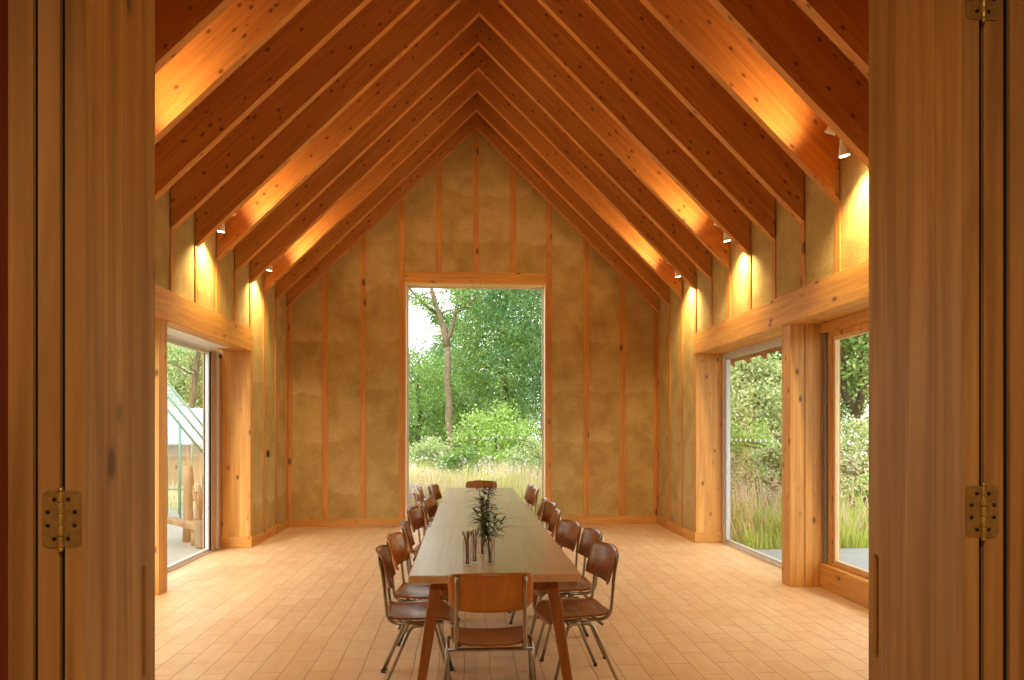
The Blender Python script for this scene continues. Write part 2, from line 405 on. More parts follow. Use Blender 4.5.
for x in (WL+.03, WR-.03): MB().box(x-.03, x+.03, YB-.001, YB+.06, 0, EZ+.2).build('stud', M['stud'], wb)
MB().box(WX0-.005, WX1+.005, YB-.004, YB+.06, WZ+.02, WZ+.2).build('window_header', M['spruce_x'], wb)

# front wall with the door opening (the camera looks through it from the lobby)
DX0, DX1 = -1.0, 1.36
mb = MB(); fy0, fy1 = YF-.3, YF
mb.prism_y([(WL-TH, 0), (DX0, 0), (DX0, gable_z(DX0)), (WL-TH, gable_z(WL-TH))], fy0, fy1)
mb.prism_y([(DX1, 0), (WR+TH, 0), (WR+TH, gable_z(WR+TH)), (DX1, gable_z(DX1))], fy0, fy1)
mb.prism_y([(DX0, 3.0), (XR, 3.0), (XR, gable_z(XR)), (DX0, gable_z(DX0))], fy0, fy1)
mb.prism_y([(XR, 3.0), (DX1, 3.0), (DX1, gable_z(DX1)), (XR, gable_z(XR))], fy0, fy1)
struct(mb.build('wall_front', M['redwood']))
# lobby shell round the camera
LX0, LX1, LY0 = -2.2, 2.6, -2.6
mb = MB()
mb.box(LX0-.1, LX0, LY0, fy0, 0, 3.2); mb.box(LX1, LX1+.1, LY0, fy0, 0, 3.2); mb.box(LX0-.1, LX1+.1, LY0-.1, LY0, 0, 3.2)
struct(mb.build('wall_lobby', M['hemp']))
struct(MB().box(LX0-.1, LX1+.1, LY0-.1, fy0, 3.2, 3.3).build('ceiling_lobby', M['soffit']))

# baseboards
def bb(name, *a, mat='spruce_y'): struct(MB().box(*a).build(name, M[mat], bevel=.003))
bb('baseboard_left', WL-.001, WL+.018, YREV-.018, YB, 0, .14)
bb('baseboard_left', WL-TH, WL-.001, YREV-.018, YREV, 0, .14, mat='spruce_x')
bb('baseboard_right', WR-.018, WR+.001, YREV-.018, YB, 0, .14)
bb('baseboard_right', WR+.001, WR+TH, YREV-.018, YREV, 0, .14, mat='spruce_x')
bb('baseboard_back', WL+.018, WX0-.01, YB-.02, YB, 0, .13, mat='spruce_x')
bb('baseboard_back', WX1+.01, WR-.018, YB-.02, YB, 0, .13, mat='spruce_x')

# header beams and posts
for s, nm in ((-1, 'left'), (1, 'right')):
    xi = WL if s < 0 else WR
    x0, x1 = sorted((xi - s*.004, xi + s*TH))
    o = MB().box(x0, x1, 2.06, YREV+.09, BZ0, BZ1).build('header_beam', M['spruce_y'], bevel=.004)
    tag(o, f'long spruce header beam over the glazed openings in the {nm} wall', 'beam')
def post(s, ya, yb, lab):
    xi = WL if s < 0 else WR
    xm = xi + s*(TH*.5)
    r = empty('timber_post', (xi+s*TH/2, (ya+yb)/2, 0)); tag(r, lab, 'post')
    a, b = sorted((xi+s*.035, xm-s*.003)); Mi = Matrix.Translation((0,0,0))
    for (p, q) in ((a, b), tuple(sorted((xm+s*.003, xi+s*(TH+.0))))):
        mb = MB().box(p, q, ya, yb, 0, BZ0-.001)
        mb.v = [(x-r.location.x, y-r.location.y, z) for x, y, z in mb.v]
        mb.build('post_timber', M['spruce_z'], r, bevel=.004)
post(1, 6.49, 6.67, 'broad knotty spruce post between the two right hand windows')
post(-1, 6.57, 6.75, 'spruce post beside the folding door at the near end of the left window')

# ------------------------------------------------------------------ windows
def window(n): return struct(empty(f'window_{n}'))
w1 = window(1)
def frame_rect(x0, x1, z0, z1, y0, y1, t, name, mat, parent):     # rectangle in xz
    mb = MB(); mb.box(x0, x0+t, y0, y1, z0, z1); mb.box(x1-t, x1, y0, y1, z0, z1); mb.box(x0+t, x1-t, y0, y1, z1-t, z1); mb.box(x0+t, x1-t, y0, y1, z0, z0+t)
    return mb.build(name, mat, parent)
frame_rect(WX0, WX1, 0.0, WZ+.02, YB-.004, YB+.3, .022, 'window_frame', M['lightwood'], w1)
frame_rect(WX0+.022, WX1-.022, 0.01, WZ, YB+.2, YB+.25, .022, 'glazing_bead', M['alu'], w1)
g = MB().box(WX0+.03, WX1-.03, YB+.22, YB+.228, .02, WZ-.01).build('window_pane', M['glass'], w1)
mb = MB()
for zz in (1.41, .87):
    for i in range(13):
        x = -.735 + .1455*i
        mb.lathe([(0, 0), (.021, 0), (.021, .002), (0, .002)], 14, (x, YB+.217, zz), Matrix.Rotation(PI/2, 4, 'X').to_3x3())
mb.build('manifestation_dots', M['frost'], w1)
def side_window(n, s, xg, ya, yb, z0, z1, ft, mat, head=.05, jw=.07, jf=None, sash='alu'):
    jf = jf or jw
    w = window(n)
    x0, x1 = sorted((xg, xg+s*.09))
    mb = MB(); mb.box(x0, x1, ya, yb, z1-head, z1); mb.box(x0, x1, ya, yb, z0, z0+ft); mb.box(x0, x1, ya, ya+jw, z0+ft, z1-head); mb.box(x0, x1, yb-jf, yb, z0+ft, z1-head)
    mb.build('window_frame', mat, w)
    x0, x1 = sorted((xg+s*.02, xg+s*.06))
    mb = MB(); a, b, c, d = ya+jw, yb-jf, z0+ft, z1-head; q = .035
    mb.box(x0, x1, a, b, d-q, d); mb.box(x0, x1, a, b, c, c+q); mb.box(x0, x1, a, a+q, c+q, d-q); mb.box(x0, x1, b-q, b, c+q, d-q)
    mb.build('sash', M[sash], w)
    xx = xg+s*.04
    MB().box(xx-.004, xx+.004, a+q, b-q, c+q, d-q).build('window_pane', M['glass'], w)
    return w
XGL, XGR = -3.2+.0, 3.49
wL = side_window(2, -1, XGL-.01, 6.67, YREV+.05, 0, BZ0, .02, M['alu'], jw=.05, jf=.38, sash='alu')
MB().box(XGL-.115, XGL-.004, 8.82, YREV+.049, 0.021, BZ0-.051).build('jamb_board', M['extwood'], wL)
MB().box(XGL-.012, XGL+.012, 8.96, 9.02, 0.02, BZ0-.05).build('edge_seal', M['alu'], wL)
MB().box(XGL+.0, XGL+.22, 6.76, 8.78, BZ0-.014, BZ0-.0005).build('head_panel', M['white'], wL)
wR = side_window(3, 1, XGR, 6.68, YREV+.05, 0, BZ0, .025, M['alu'], jw=.05, jf=.11)
mb = MB()
for i in range(14): mb.lathe([(0,0),(.02,0),(.02,.002),(0,.002)], 12, (XGR+.034, 6.95+.15*i, 1.41), Matrix.Rotation(PI/2, 4, 'Y').to_3x3())
mb.build('manifestation_dots', M['frost'], wR)
wN = side_window(4, 1, XGR+.02, 4.0, 6.48, .23, 2.49, .02, M['spruce_z'], jw=.1, sash='lightwood')
MB().box(XGR-.04, XGR+.14, 4.0, 6.485, 0, .23).build('window_sill', M['spruce_y'], wN, bevel=.004)
MB().box(XGR-.04, XGR+.14, 4.0, 6.485, 2.49, BZ0-.001).build('window_header', M['spruce_y'], wN)
MB().box(XGR-.01, XGR+.05, 6.44, 6.486, .235, 2.488).build('edge_seal', M['alud'], wN)
wM = side_window(5, -1, XGL-.02, 4.0, 6.66, .23, 2.49, .02, M['spruce_z'], jw=.1, sash='lightwood')
MB().box(XGL-.14, XGL-.001, 4.0, 6.66, 0, .23).build('window_sill', M['spruce_y'], wM)
MB().box(XGL-.14, XGL-.001, 4.0, 6.66, 2.49, BZ0-.001).build('window_header', M['spruce_y'], wM)
# roller stop knob in the left window head
o = MB().lathe([(0,-.03),(.018,-.03),(.02,0),(.018,.02),(0,.02)], 12, (XGL+.01, YREV-.06, 2.5)).build('door_stop', M['black'], wL)

# ------------------------------------------------------------------ folding doors in the foreground
def hinge_mesh(parent, xc, y, z, wl_, wr_):
    h = empty('hinge'); h.parent = parent
    hh = .063
    for (a, b) in ((xc-wl_, xc-.002), (xc+.002, xc+wr_)):
        mb = MB(); r = .012; outer_left = a < xc-.01
        pts = []
        xo, xin = (a, b) if outer_left else (b, a)
        sg = 1 if outer_left else -1
        pl = [(xin, -hh), (xin, hh)]
        for j in range(5):
            q = PI/2*j/4; pl.append((xo + sg*r - sg*r*math.sin(q), hh - r + r*math.cos(q)))
        for j in range(5):
            q = PI/2*j/4; pl.append((xo + sg*r - sg*r*math.cos(q), -hh + r - r*math.sin(q)))
        if not outer_left: pl = pl[::-1]
        pl = [(p, z+q) for p, q in pl]
        mb.prism_y(pl, y-.0025, y+.001)
        lp = mb.build('hinge_leaf', M['brassplate'], h)
        mx = (a+b)/2; off = .007*sg
        for i, zz in enumerate((.044, .016, -.014, -.044)):
            xx = mx + (off if i in (0, 3) else -off)
            MB().lathe([(0,.001),(.0042,.001),(.0046,-.001),(0,-.0015)], 12, (xx, y-.0036, z+zz), Matrix.Rotation(-PI/2, 4, 'X').to_3x3()).build('screw', M['screw'], lp)
    mb = MB()
    for i in range(5):
        z0 = z - hh + i*.0252; mb.lathe([(0,z0+.0006),(.0062,z0+.0006),(.0068,z0+.002),(.0068,z0+.023),(.0062,z0+.0246),(0,z0+.0246)], 14, (xc, y-.006, 0))
    mb.lathe([(0,z+hh),(.0055,z+hh),(.006,z+hh+.004),(.004,z+hh+.009),(0,z+hh+.01)], 12, (xc, y-.006, 0))
    mb.lathe([(0,z-hh-.01),(.004,z-hh-.009),(.006,z-hh-.004),(.0055,z-hh),(0,z-hh)], 12, (xc, y-.006, 0))
    mb.build('hinge_knuckle', M['brass'], h)
    return h
DY = 1.6; DH = 2.9; LW = .39; LT = .045
def slot_face_leaf(x_in, x_out, far_shift, yslot, zs0, zs1):
    """a door leaf with a routed finger pull cut into its inner face; x_in = face to the opening"""
    sgn = 1 if x_in > x_out else -1
    mb = MB(); ya, yb = DY, DY+LW
    def X(x, y): return x + far_shift*(y-ya)/LW
    w = .013; s0, s1 = yslot-w, yslot+w; dep = .016
    n = 8; ring = []
    for j in range(n+1):
        a = PI*j/n; ring.append((yslot + w*math.cos(a), zs1 - w + w*math.sin(a)))
    for j in range(n+1):
        a = PI + PI*j/n; ring.append((yslot + w*math.cos(a), zs0 + w + w*math.sin(a)))
    m = len(ring)
    # front face with hole: join ring to outer rectangle by strips
    outer = [(yb, 0.005), (yb, DH), (ya, DH), (ya, .005)]
    V = [(X(x_in, y), y, z) for y, z in ring]
    Vd = [(X(x_in, y) - sgn*dep, y, z) for y, z in ring]
    O = [(X(x_in, y), y, z) for y, z in outer]
    mb.add(V + Vd, [(i, (i+1) % m, (i+1) % m + m, i+m) for i in range(m)])
    mb.add(Vd, [tuple(range(m))])
    i_tr, i_tl = 0, n; i_bl, i_br = n+1, 2*n+1
    vs = V + O; o0 = m
    top = [o0+1, o0+2] + [i for i in range(n, -1, -1)]
    bot = [o0+3, o0+0] + [i for i in range(2*n+1, n, -1)]
    mb.add(vs, [tuple(top), tuple(bot), (o0+0, o0+1, i_tr, i_br), (o0+2, o0+3, i_bl, i_tl)])
    B = [(X(x_out, y), y, z) for y, z in outer]
    mb.add(O + B, [(4,5,6,7), (0,4,5,1), (1,5,6,2), (2,6,7,3), (3,7,4,0)])
    return mb
def door(n, side):
    d = struct(empty(f'door_{n}'))
    sg = 1 if side < 0 else -1                   # direction into the opening
    if side < 0: xa, xa2, xb, xb2, fr = -.859, -.901, -.914, -.961, (-1.025, -.972)
    else: xa, xa2, xb, xb2, fr = 1.212, 1.254, 1.269, 1.318, (1.336, 1.42)
    far = -.02 if side < 0 else 0
    leafA = slot_face_leaf(xa, xa2, far, 1.915 if side < 0 else 1.953, .865, 1.172).build('door_leaf', M['door'], d)
    x0, x1 = sorted((xb, xb2)); mb = MB().box(x0, x1, DY, DY+LW, .005, DH)
    leafB = mb.build('door_leaf', M['dooredge'], d)
    leafA.data.materials.append(M['dooredge'])
    # solid edge strip facing the camera
    x0, x1 = sorted((xa, xa2))
    MB().box(x0-.0003, x1+.0003, DY-.002, DY+.001, .005, DH).build('lipping', M['dooredge'], leafA)
    MB().box(min(fr), max(fr), DY+.0, DY+.16, 0, 3.05).build('door_frame', M['dooredge'], d)
    x0, x1 = sorted((xa2, xb)); MB().box(x0-.0005, x1+.0005, DY+.01, DY+.03, .005, DH).build('gap_shade', M['gapshade'], leafA)  # dark strip added as the shade between leaf and leaf
    x0, x1 = sorted((xb2, fr[1] if side < 0 else fr[0])); MB().box(x0-.0005, x1+.0005, DY+.01, DY+.03, .005, DH).build('gap_shade', M['gapshade'], leafB)  # same painted shade between leaf and frame
    xc = (xa2+xb)/2
    for zz in (.45, 1.34, 2.61 if True else 0):
        hinge_mesh(d, xc, DY-.002, zz, .042, .042)
door(1, -1); door(2, 1)
struct(MB().box(-1.025, 1.42, DY, DY+.44, 2.95, 3.05).build('trim_1', M['dooredge']))
struct(MB().box(1.345, 1.36, DY+.16, YF, 0, 2.95).build('trim_2', M['redwood']))
struct(MB().box(-1.0, -.985, DY+.16, YF, 0, 2.95).build('trim_3', M['redwood']))

# ------------------------------------------------------------------ wall switch
r = empty('wall_switch', (WL, 9.94, 1.2)); tag(r, 'small black square switch on the left wall beyond the window', 'switch')
MB().box(.0, .012, -.045, .045, -.045, .045).build('switch_plate', M['black'], r, bevel=.003)
MB().box(.012, .016, -.02, .02, -.025, .025).build('rocker', M['rubber'], r)

# ------------------------------------------------------------------ spotlights
def aim(d): return Vector(d).normalized().to_track_quat('-Z', 'Y')
def spot_head(parent, loc, d, rad, L, power, size, col=(1,.7,.36), blend=.6):
    q = aim(d).to_matrix()
    R = q
    mb = MB().lathe([(.004, L*.5), (rad*.45, L*.5), (rad*.5, L*.3), (rad*.8, -L*.05), (rad, -L*.45), (rad, -L*.5), (rad*.9, -L*.5), (rad*.88, -L*.42), (rad*.5, -L*.2)], 20, loc, R)
    h = mb.build('lamp_head', M['white'], parent)
    lens = MB().lathe([(0, -L*.475), (rad*.9, -L*.475)], 20, loc, R)
    lens.build('lens', M['lens'], h)
    ld = bpy.data.lights.new('spot_beam', 'SPOT'); ld.energy = power; ld.color = col; ld.spot_size = math.radians(size); ld.spot_blend = blend; ld.shadow_soft_size = .03
    lo = bpy.data.objects.new('spot_beam', ld); C.objects.link(lo); lo.parent = h
    dv = Vector(d).normalized(); lo.location = Vector(loc) + dv*(L*.5+.01); lo.rotation_euler = aim(d).to_euler()
    return h
WASH, UP = 100, 30
def spotlight(side, k, lab):
    y = YK[k+1] + RT/2 + .11
    x = WR-.2 if side > 0 else WL+.2
    s = -1 if side > 0 else 1
    r = empty('spotlight', (x, y, 3.735)); tag(r, lab, 'spotlight', 'twin-headed spotlights between the rafters')
    mb = MB().box(-.03, .03, -.11, -.085, .09, .19).build('mounting_plate', M['white'], r)
    MB().tube([(0,-.09,.14), (0,-.02,.14), (0,0,.1)], .008).build('arm', M['white'], r)
    spot_head(r, (0, 0, .0), (-s*.16, .03, -1), .042, .13, WASH, 118, col=(1,.76,.36), blend=.9)
    MB().tube([(0,-.09,.16), (s*.09,-.02,.12)], .008).build('arm', M['white'], r)
    spot_head(r, (s*.1, -.0, .12), (s*.95, .34, .8), .026, .08, UP, 155, blend=1.0)
for k, w in ((2, 'far'), (5, 'middle'), (9, 'nearest'), (12, 'hidden')):
    for s, nm in ((-1, 'left'), (1, 'right')):
        if w == 'hidden': lab = f'added white fill spotlight high on the {nm} side just inside the doorway, out of view'  # extra pair put in unseen to raise the hall light
        elif w == 'nearest' and s < 0: lab = 'white spotlight above the left wall, hidden behind the folding door'
        else: lab = f'white spotlight between rafters above the {nm} wall, {w} of that side'
        spotlight(s, k, lab)

# ------------------------------------------------------------------ tables
def table(yc, L, W, lab, xc):
    r = empty('dining_table', (xc, yc, 0)); tag(r, lab, 'table', 'tables placed end to end')
    MB().box(-W/2, W/2, -L/2, L/2, .705, .75).build('tabletop', M['table'], r, bevel=.004)
    mb = MB(); a, b = W/2-.13, L/2-.14
    mb.box(-a, a, -b-.012, -b+.012, .635, .704); mb.box(-a, a, b-.012, b+.012, .635, .704); mb.box(-a-.012, -a+.012, -b, b, .635, .704); mb.box(a-.012, a+.012, -b, b, .635, .704)
    mb.build('apron', M['tleg'], r)
    for sx in (-1, 1):
        for sy in (-1, 1):
            tx, ty = sx*(W/2-.15), sy*(L/2-.15); bx_, by_ = sx*(W/2-.045), sy*(L/2-.03)
            t0, t1 = .034, .024
            def q(x, y, t, z): return [(x-t,y-t,z),(x+t,y-t,z),(x+t,y+t,z),(x-t,y+t,z)]
            MB().hexa(q(bx_, by_, t1, 0), q(tx, ty, t0, .704)).build('leg', M['tleg'], r, bevel=.006)
    return r
TY = [4.66, 6.53, 8.40]
table(TY[0], 1.868, .945, 'near wooden table with splayed legs carrying the glass vases', .155)
table(TY[1], 1.868, .925, 'middle wooden table of the long row, without any vases', .165)
table(TY[2], 1.868, .90, 'far wooden table of the long row, before the tall end window', .172)

# ------------------------------------------------------------------ chairs
def seat_mesh():
    mb = MB(); n = 14; W, D = .205, .2
    def pt(u, v):
        # squircle footprint
        x = u*math.sqrt(max(0, 1-.32*v*v*v*v*0 - .5*(v**2)*.18)); y = v
        k = 1 - .12*(abs(u)**6*abs(v)**6)
        X = W*x*k*(1.0 + .06*v); Y = D*y*k
        Z = .448 + .012*(u*u) - .01*math.exp(-((v+.2)**2)*3)*(1-u*u) + (.0 if v < .55 else -.035*((v-.55)/.45)**2) + (.012*((-.6-v)/.4)**2 if v < -.6 else 0)
        return X, Y, Z
    top = [pt(-1+2*i/n, -1+2*j/n) for j in range(n+1) for i in range(n+1)]
    bot = [(x, y, z-.012) for x, y, z in top]
    q = n+1; N1 = q*q
    fs = [(j*q+i, j*q+i+1, (j+1)*q+i+1, (j+1)*q+i) for j in range(n) for i in range(n)]
    fb = [tuple(N1+a for a in f[::-1]) for f in fs]
    edge = [i for i in range(n)] + [n+q*j for j in range(n)] + [N1-1-i for i in range(n)] + [q*(n-j) for j in range(n)]
    m = len(edge); fe = [(edge[i], edge[i]+N1, edge[(i+1) % m]+N1, edge[(i+1) % m]) for i in range(m)]
    mb.add(top+bot, fs+fb, True); o = len(mb.v)-2*N1
    for f in fe: mb.f.append(tuple(o+a for a in f)); mb.sm.append(False)
    return mb
def back_mesh():
    mb = MB(); n, m_ = 16, 8; W, H = .216, .105
    def pt(u, v):
        k = 1 - .085*(abs(u)**7*abs(v)**5)
        x = W*u*k*(1+.02*v); zz = H*v*k*(1-.06*u*u)
        y = .048*(u*u) - .028*v          # ends curl to the sitter, top leans back
        return x, -.215+y-.012, .725+zz
    top = [pt(-1+2*i/n, -1+2*j/m_) for j in range(m_+1) for i in range(n+1)]
    bot = [(x*.995, y-.011, z) for x, y, z in top]
    q = n+1; N1 = q*(m_+1)
    fs = [(j*q+i+1, j*q+i, (j+1)*q+i, (j+1)*q+i+1) for j in range(m_) for i in range(n)]
    fb = [tuple(N1+a for a in f[::-1]) for f in fs]
    edge = [i for i in range(n)] + [n+q*j for j in range(m_)] + [N1-1-i for i in range(n)] + [q*(m_-j) for j in range(m_)]
    m = len(edge); fe = [(edge[i], edge[(i+1) % m], edge[(i+1) % m]+N1, edge[i]+N1) for i in range(m)]
    mb.add(top+bot, fs+fb, True); o = len(mb.v)-2*N1
    for f in fe: mb.f.append(tuple(o+a for a in f)); mb.sm.append(False)
    return mb
def make_chair(seatm, backm):
    r = empty('school_chair')
    seat_mesh().build('seat', seatm, r)
    b = back_mesh().build('backrest', backm, r)
    for sx in (-1, 1):
        for dz in (-.035, .045):
            MB().lathe([(0,.004),(.005,.003),(.007,0)], 10, (sx*.170, -.215+.048*.63-.012-.028*dz/.105+.001, .725+dz), Matrix.Rotation(-PI/2, 4, 'X').to_3x3()).build('bolt', M['chrome'], b)
    rt = .0105
    for sx in (-1, 1):
        p = smooth_path([(sx*.170,-.240,.812), (sx*.170,-.214,.71), (sx*.175,-.185,.425), (sx*.175,.13,.425)], .07, 8)
        MB().tube(p, rt, 10).build('back_tube', M['chrome'], r)
        for sy in (-1, 1):
            foot = (sx*.245, sy*.2-.035 + (0 if sy < 0 else .03), .012)
            top = (sx*.22, -.055 if sy < 0 else .085, .418)
            end = (sx*.22, .015, .421)
            l = MB().tube(smooth_path([foot, top, end], .045, 6), rt, 10).build('leg', M['chrome'], r)
            MB().tube([(foot[0], foot[1], 0), (foot[0], foot[1], .02)], .0135, 10).build('rubber_foot', M['rubber'], l)
    for y in (-.12, .08):
        MB().tube([(-.22, y, .408 if y < 0 else .414), (.22, y, .408 if y < 0 else .414)], rt*.9, 10).build('crossbar', M['chrome'], r)
    return r
CH = make_chair(M['ply'], M['ply']); CH2 = make_chair(M['ply'], M['plyb'])
used = {id(CH): False, id(CH2): False}
GL, GR = 'school chairs along the left of the tables', 'school chairs along the right of the tables'
def place(src, x, y, rz, lab, grp=None):   # x, y: where the backrest stands; rz: facing
    if not used[id(src)]: c = src; used[id(src)] = True
    else: c = copy_tree(src)
    d = Vector((-math.sin(rz), math.cos(rz)))
    c.location = (x + d.x*.225, y + d.y*.225, 0); c.rotation_euler = (0,0,rz)
    tag(c, lab, 'chair', grp)
RZL, RZR = -PI/2, PI/2
rng = random.Random(3)
left = [(-.505, 4.14, 4), (-.495, 4.67, -5), (-.475, 5.27, 3), (-.50, 6.31, -8), (-.45, 6.76, 6), (-.40, 7.2, -10), (-.575, 7.86, 9), (-.575, 8.52, 5), (-.445, 8.95, -12)]
right = [(.86, 4.17, 8), (.90, 4.8, 4), (.81, 5.26, 12), (.79, 5.97, -3), (.825, 6.6, 3), (.80, 7.05, -4), (.835, 8.31, 3), (.815, 8.8, -2)]
ordn = ['nearest the doorway', 'second from the doorway', 'third from the doorway', 'fourth from the doorway', 'fifth from the doorway', 'sixth from the doorway', 'seventh from the doorway', 'eighth from the doorway', 'farthest from the doorway']
for i, (x, y, a) in enumerate(left):
    place(CH2 if i in (1,) else CH, x, y, RZL+math.radians(a), f'{"honey" if i == 1 else "brown"} plywood school chair on the left of the tables, {ordn[i]}', GL)
for i, (x, y, a) in enumerate(right):
    place(CH, x, y, RZR+math.radians(a), f'brown plywood school chair on the right of the tables, {ordn[8] if i == 7 else ordn[i]}', GR)
place(CH2, .12, 3.42, 0, 'honey coloured school chair at the near end of the tables, back to the doorway')
place(CH, .20, 9.56, PI, 'school chair at the far head of the tables before the end window')

# ------------------------------------------------------------------ vases with stems
def vase(x, y, h, rb, rt_, lab):
    r = empty('glass_vase', (x, y, .751)); tag(r, lab, 'vase')
    prof = [(0,.004), (rb*.9,.004), (rb,.012), (rb*1.0,h*.35), (rt_*.85,h*.75), (rt_,h), (rt_-.002,h), (rt_*.82,h*.75), (rb*.93,h*.35), (rb*.9,.016), (0,.014)]
    prof[0] = (0, 0); prof[1] = (rb*.9, 0)
    MB().lathe(prof, 20).build('vase_body', M['vase'], r)
    return r
def leaf(mb, p, d, L, w):
    d = Vector(d).normalized(); up = Vector((0,0,1)); s = d.cross(up)
    s = s.normalized() if s.length > .01 else Vector((1,0,0))
    pts = []; n = 5
    for i in range(n+1):
        t = i/n; c = Vector(p) + d*L*t + Vector((0,0,-.35*L*t*t)); ww = w*math.sin(PI*min(.98, t*.9+.08))
        pts += [c - s*ww, c + s*ww]
    mb.add(pts, [(2*i, 2*i+1, 2*i+3, 2*i+2) for i in range(n)], True)
def bunch(x, y, z0, z1, stems, spread, nl, lab, seed, flowers=True, leafm='vleaf', stemm='stem', LL=.12, l0=.5, name='leafy_stems'):
    R = random.Random(seed); r = empty(name, (x, y, .751)); tag(r, lab, 'stems')
    sm, lm, fm = MB(), MB(), MB()
    for i in range(stems):
        a = R.uniform(0, 2*PI); top = Vector((math.cos(a)*spread*R.uniform(.3,1), math.sin(a)*spread*R.uniform(.3,1), R.uniform(z0+.6*(z1-z0), z1)))
        b0 = Vector((R.uniform(-.01,.01), R.uniform(-.01,.01), .01)); pts = []
        for j in range(7):
            t = j/6; p = b0.lerp(top, t); p.x = b0.x + (top.x-b0.x)*t*t; p.y = b0.y + (top.y-b0.y)*t*t; pts.append(p)
        sm.tube(pts, .0016, 5)
        for k in range(nl):
            t = R.uniform(l0, 1); q = b0.lerp(top, t); q.x = b0.x + (top.x-b0.x)*t*t; q.y = b0.y + (top.y-b0.y)*t*t
            aa = R.uniform(0, 2*PI); leaf(lm, q, (math.cos(aa), math.sin(aa), R.uniform(.1,.8)), LL*R.uniform(.6,1.2), .0078)
        if flowers:
            for k in range(14):
                v = Vector((R.gauss(0,.010), R.gauss(0,.010), R.uniform(-.05,.015)))
                c = top + v; s_ = R.uniform(.003,.006)
                fm.add([c+Vector((s_,0,0)), c+Vector((0,s_,0)), c+Vector((-s_,0,0)), c+Vector((0,-s_,0)), c+Vector((0,0,s_)), c+Vector((0,0,-s_))],
                       [(0,1,4),(1,2,4),(2,3,4),(3,0,4),(1,0,5),(2,1,5),(3,2,5),(0,3,5)])
    sm.build('stems', M[stemm], r)
    if nl: lm.build('leaves', M[leafm], r)
    if flowers: fm.build('flower_heads', M['vflower'], r)['kind'] = 'stuff'
def px2x(px, y): return y*math.tan(math.atan((px-512)/683)+math.radians(3.77))
vx = [(px2x(467,3.98), 3.98), (px2x(474.5,4.05), 4.05), (px2x(490,4.0), 4.0), (px2x(482,4.28), 4.28), (px2x(484,4.62), 4.62)]
vase(vx[0][0], vx[0][1], .2, .024, .03, 'leftmost clear glass vase on the near table, holding bare dried stems')
vase(vx[1][0], vx[1][1], .19, .022, .026, 'slim clear glass vase between the dried stems and the leafy stems')
vase(vx[2][0], vx[2][1], .2, .03, .034, 'clear glass vase holding dark green leafy stems, rightmost on the near table')
vase(vx[3][0], vx[3][1], .18, .026, .03, 'glass vase just behind the leafy stems on the near table')
vase(vx[4][0], vx[4][1], .18, .026, .03, 'glass vase farthest back on the near table with tall flowering stems')
bunch(vx[0][0], vx[0][1], .15, .21, 12, .028, 0, 'bundle of bare dried stems in the leftmost glass vase', 1, False, stemm='drystem', name='dried_stems')
bunch(vx[1][0], vx[1][1], .13, .2, 7, .024, 0, 'thin bundle of dried stems in the slim glass vase', 5, False, stemm='drystem', name='dried_stems')
bunch(vx[2][0], vx[2][1], .2, .34, 9, .095, 13, 'dark green leafy stems in the rightmost glass vase', 2, False)
bunch(vx[3][0], vx[3][1], .24, .36, 7, .09, 12, 'leafy stems with faded flowers in the vase behind', 3, True)
bunch(vx[4][0], vx[4][1], .28, .46, 6, .07, 10, 'tall flowering stems in the farthest glass vase', 4, True)

# ------------------------------------------------------------------ outdoors
def ground():
    tag(struct(MB().box(-70, 80, -20, 120, -.5, -.14).build('ground', M['lawn'])))
    struct(MB().box(WR+TH+.1, 14, -1, 8.75, -.14, -.03).build('terrace', M['terrace']))
    struct(MB().box(-9, WL-TH-.1, 3, 14, -.14, -.03).build('gravel_yard', M['gravel']))
ground()
nr = np.random.default_rng(5)
def quads(name, mat, centers, normals_len, width, parent=None, up=None):
    """diamond leaves: centers (n,3), length, width arrays with random orientation"""
    n = len(centers)
    d = nr.normal(size=(n,3)); d /= np.linalg.norm(d, axis=1)[:,None]
    e = nr.normal(size=(n,3)); e -= (e*d).sum(1)[:,None]*d; e /= np.linalg.norm(e, axis=1)[:,None]
    L = normals_len[:,None]; W = width[:,None]
    v = np.stack([centers-d*L*.5, centers+e*W*.5+d*L*.05, centers+d*L*.5, centers-e*W*.5+d*L*.05], 1).reshape(-1,3)
    return mesh_np(name, mat, v, np.arange(4*n).reshape(-1,4), parent)
def mesh_np(name, mat, v, f, parent=None):
    me = bpy.data.meshes.new(name); nv, nf, k = len(v), len(f), f.shape[1]
    me.vertices.add(nv); me.vertices.foreach_set('co', v.astype(np.float32).ravel())
    me.loops.add(nf*k); me.loops.foreach_set('vertex_index', f.astype(np.int32).ravel())
    me.polygons.add(nf); me.polygons.foreach_set('loop_start', np.arange(0, nf*k, k, dtype=np.int32)); me.polygons.foreach_set('loop_total', np.full(nf, k, dtype=np.int32))
    me.materials.append(mat); me.update(calc_edges=True)
    o = bpy.data.objects.new(name, me); C.objects.link(o); o.parent = parent
    return o
